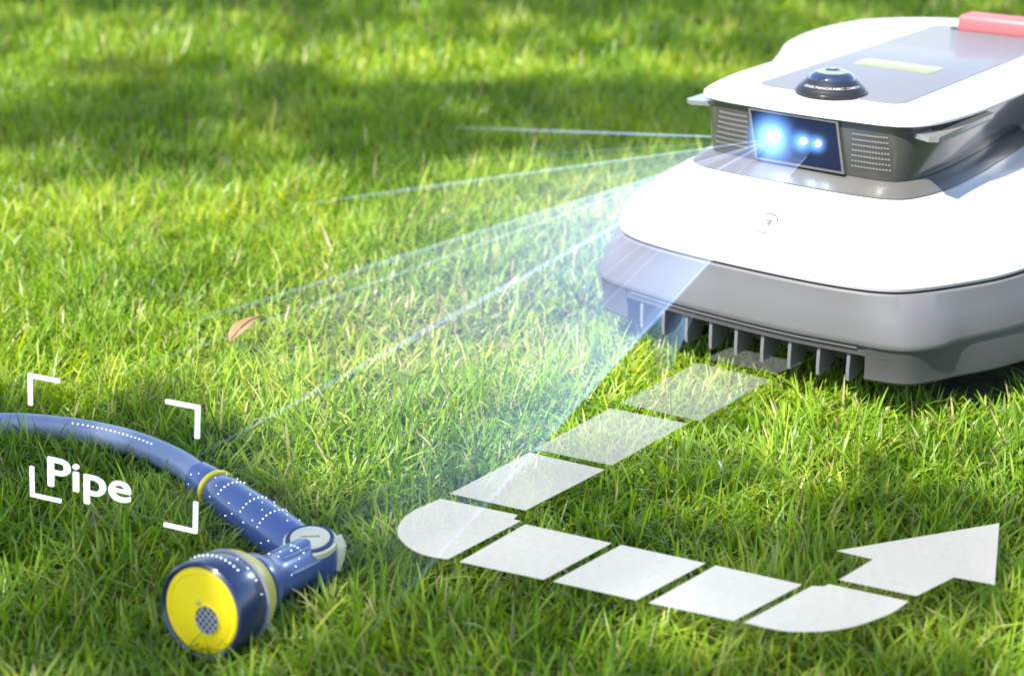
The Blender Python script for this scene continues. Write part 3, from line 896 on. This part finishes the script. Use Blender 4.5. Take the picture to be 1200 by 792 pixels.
# ------------------------------------------------------------------ light beams built as volumes that glow by themselves
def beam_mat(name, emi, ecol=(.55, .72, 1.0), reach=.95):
    """self-glowing volume drawn as a beam: brightest at the lens, fading out with the distance from it"""
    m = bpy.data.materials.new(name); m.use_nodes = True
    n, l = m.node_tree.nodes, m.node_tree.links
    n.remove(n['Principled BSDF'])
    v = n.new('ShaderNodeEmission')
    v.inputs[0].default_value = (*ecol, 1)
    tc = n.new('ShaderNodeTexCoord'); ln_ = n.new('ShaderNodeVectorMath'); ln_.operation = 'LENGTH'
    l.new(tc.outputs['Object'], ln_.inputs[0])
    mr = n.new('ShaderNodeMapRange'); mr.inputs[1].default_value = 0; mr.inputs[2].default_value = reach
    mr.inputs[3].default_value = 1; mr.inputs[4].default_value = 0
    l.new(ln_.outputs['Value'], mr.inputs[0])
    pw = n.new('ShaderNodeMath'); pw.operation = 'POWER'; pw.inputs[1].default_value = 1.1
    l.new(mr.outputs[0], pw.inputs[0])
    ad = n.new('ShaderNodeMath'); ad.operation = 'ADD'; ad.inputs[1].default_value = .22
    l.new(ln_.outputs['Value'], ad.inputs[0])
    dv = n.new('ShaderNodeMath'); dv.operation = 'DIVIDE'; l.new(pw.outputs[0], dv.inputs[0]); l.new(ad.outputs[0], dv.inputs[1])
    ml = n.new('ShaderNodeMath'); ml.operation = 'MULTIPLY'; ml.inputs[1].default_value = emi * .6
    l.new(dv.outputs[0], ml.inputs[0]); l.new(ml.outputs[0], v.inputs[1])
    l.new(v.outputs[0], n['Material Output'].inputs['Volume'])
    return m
def RP(w, l, z): return Vector((RO[0] + RW[0] * w + RL[0] * l, RO[1] + RW[1] * w + RL[1] * l, z))
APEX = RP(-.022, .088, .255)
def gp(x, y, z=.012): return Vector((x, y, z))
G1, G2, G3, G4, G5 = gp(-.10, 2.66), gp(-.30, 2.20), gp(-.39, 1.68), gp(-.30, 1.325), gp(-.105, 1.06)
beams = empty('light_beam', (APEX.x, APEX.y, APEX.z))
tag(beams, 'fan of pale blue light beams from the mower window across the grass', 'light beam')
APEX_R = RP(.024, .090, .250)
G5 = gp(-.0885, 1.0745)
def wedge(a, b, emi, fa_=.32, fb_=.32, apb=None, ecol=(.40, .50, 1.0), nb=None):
    """solid fan of glowing volume between two ground rays: the lens, two far ground points, two near ground points"""
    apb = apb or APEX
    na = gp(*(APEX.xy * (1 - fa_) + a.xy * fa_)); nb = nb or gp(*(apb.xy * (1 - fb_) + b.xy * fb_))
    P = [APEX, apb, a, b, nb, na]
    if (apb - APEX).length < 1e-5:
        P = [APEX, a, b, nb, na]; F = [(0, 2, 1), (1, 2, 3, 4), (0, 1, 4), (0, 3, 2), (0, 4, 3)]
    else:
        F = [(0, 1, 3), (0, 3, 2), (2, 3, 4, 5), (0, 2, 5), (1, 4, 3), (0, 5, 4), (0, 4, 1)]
    mesh_obj('beam', [p - APEX for p in P], F, beam_mat('beam_glow', emi, ecol), beams, smooth=False)
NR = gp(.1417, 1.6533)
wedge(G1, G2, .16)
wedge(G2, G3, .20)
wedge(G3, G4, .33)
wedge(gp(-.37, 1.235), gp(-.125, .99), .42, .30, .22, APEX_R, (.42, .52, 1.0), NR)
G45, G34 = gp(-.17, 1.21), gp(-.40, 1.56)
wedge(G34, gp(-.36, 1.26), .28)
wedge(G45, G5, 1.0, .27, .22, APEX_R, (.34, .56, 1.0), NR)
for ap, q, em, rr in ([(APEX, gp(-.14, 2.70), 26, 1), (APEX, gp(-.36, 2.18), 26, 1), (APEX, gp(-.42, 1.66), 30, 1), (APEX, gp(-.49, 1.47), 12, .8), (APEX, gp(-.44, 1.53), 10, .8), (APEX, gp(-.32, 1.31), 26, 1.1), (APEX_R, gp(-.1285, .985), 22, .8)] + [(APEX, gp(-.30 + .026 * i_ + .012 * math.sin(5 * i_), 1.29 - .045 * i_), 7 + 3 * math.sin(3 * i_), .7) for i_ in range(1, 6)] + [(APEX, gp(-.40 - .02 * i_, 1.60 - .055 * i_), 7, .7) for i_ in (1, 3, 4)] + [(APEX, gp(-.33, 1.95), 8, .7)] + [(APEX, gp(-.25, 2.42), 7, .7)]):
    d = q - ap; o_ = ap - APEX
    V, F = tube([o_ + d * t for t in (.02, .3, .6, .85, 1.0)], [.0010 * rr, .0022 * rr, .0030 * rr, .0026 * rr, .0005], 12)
    mesh_obj('beam_edge', V, F, beam_mat('beam_edge_glow', em, (.46, .58, 1.0), 1.35), beams)

# ------------------------------------------------------------------ trees beside the lawn, out of the frame, whose boughs shade it
cot = 1 / math.tan(SUN_EL)
def lift(x, y, h):
    return Vector((x + SUN_AZ.x * cot * h, y + SUN_AZ.y * cot * h, h))
def tree(label, base, limbs, leaf_pts, seed):
    r = random.Random(seed)
    t = empty('lawn_tree', base)
    tag(t, label, 'tree', 'trees beside the lawn')
    B = Vector(base)
    Va, Fa = tube([Vector((0, 0, -.1)), Vector((.03, .02, .8)), Vector((-.02, .05, 1.8)), Vector((.06, 0, 2.9)), Vector((.0, .0, 4.4))], [.26, .19, .165, .13, .05], 16)
    for P in limbs:
        v, f = tube([p - B for p in P], [.070, .05, .022, .015, .008][:len(P)], 8)
        b = len(Va); Va += v; Fa += [tuple(b + i for i in q) for q in f]
    mesh_obj('trunk', Va, Fa, M_BARK, t)
    V, F = [], []
    for p in leaf_pts:
        c = Vector(p) - B; s = r.uniform(.03, .055)
        a = Vector((r.gauss(0, 1), r.gauss(0, 1), r.gauss(0, .5))).normalized()
        u = a.cross(Vector((r.gauss(0, .4), r.gauss(0, .4), 1))).normalized()
        b = len(V)
        V += [c - a * s, c + u * s * .5 + Vector((0, 0, s * .1)), c + a * s, c - u * s * .5 + Vector((0, 0, s * .1))]
        F += [(b, b + 1, b + 2), (b, b + 2, b + 3)]
    o = mesh_obj('crown', V, F, M_TLEAF, t, smooth=False, recalc=False); o['kind'] = 'stuff'
def crown_pts(c, rad, n, seed):
    r = np.random.default_rng(seed)
    cl = r.normal(0, 1, (40, 3)); cl /= np.linalg.norm(cl, axis=1)[:, None]; cl *= r.uniform(.4, 1, (40, 1)) * np.array(rad)
    i = r.integers(0, 40, n)
    return (np.array(c) + cl[i] + r.normal(0, .16, (n, 3))).tolist()
def bough_pts(fn, x0, x1, y0, y1, n, h0, h1, seed):
    """leaves of a bough hanging up-sun of the lawn; fn gives how thick the foliage is"""
    r = np.random.default_rng(seed)
    x = r.uniform(x0, x1, n); y = r.uniform(y0, y1, n); h = r.uniform(h0, h1, n)
    k = r.uniform(0, 1, n) < fn(x, y)
    return [tuple(lift(a, b, c)) for a, b, c in zip(x[k], y[k], h[k])]
sm_ = lambda v, a, b: np.clip((v - a) / (b - a), 0, 1) ** 2 * (3 - 2 * np.clip((v - a) / (b - a), 0, 1))
def back_band(x, y):
    c = 2.74 + .07 * np.sin(1.9 * x + .6)
    w = .30 - .08 * np.clip(x, -.3, 1)
    band = (1 - sm_(np.abs(y - c), w * .45, w * 1.35)) * np.clip(.78 + .75 * lowfreq(x, y, 71, .45), .05, 1)
    far = (1 - sm_(np.abs(y - 4.1 + .1 * x), .10, .6)) * np.clip(.55 + .95 * lowfreq(x, y, 72, .6), 0, 1)
    spots = .8 * sm_(lowfreq(x, y, 75, .55), .12, .45) * sm_(y, 2.5, 2.9)
    return np.clip(np.maximum(np.maximum(band, far), spots), 0, 1)
def front_shade(x, y):
    left = (1 - sm_(y + .28 * sm_(x, -.34, -.12), 1.38, 1.54)) * (1 - sm_(x, -.12, .06))
    right = (1 - sm_(y, 1.22 , 1.38)) * sm_(x, -.12, .10) * .58
    return np.clip((left + right) * np.clip(.72 + .70 * lowfreq(x, y, 73, .22), .04, 1), 0, 1)
pts = bough_pts(back_band, -2.3, 1.6, 2.2, 4.9, 20000, 4.2, 5.4, 5)
tree('tall leafy tree whose long bough shades the back of the lawn', (-5.2, 1.4, 0),
     [[Vector((-5.2, 1.4, 2.8)), Vector((-4.9, 1.3, 3.8)), lift(-1.6, 2.9, 4.6), lift(-.4, 2.75, 4.9), lift(.8, 2.8, 5.0)],
      [Vector((-5.2, 1.4, 3.2)), Vector((-4.8, 1.8, 4.2)), lift(-1.3, 4.2, 4.7), lift(-.3, 4.15, 4.9), lift(.6, 4.1, 5.0)]],
     pts + crown_pts((-5.3, 1.3, 4.4), (.9, .9, .8), 3500, 3), 1)
pts = bough_pts(front_shade, -1.2, .95, .6, 1.6, 6500, 2.7, 3.6, 6)
tree('leafy tree whose low bough dapples the front of the lawn with shade', (-4.9, -1.6, 0),
     [[Vector((-4.9, -1.6, 2.3)), Vector((-4.2, -1.0, 2.9)), lift(-.9, 1.0, 3.0), lift(-.3, 1.2, 3.1), lift(.4, 1.1, 3.1)]],
     pts + crown_pts((-5.0, -1.8, 3.9), (1.0, .8, .7), 3500, 4), 2)
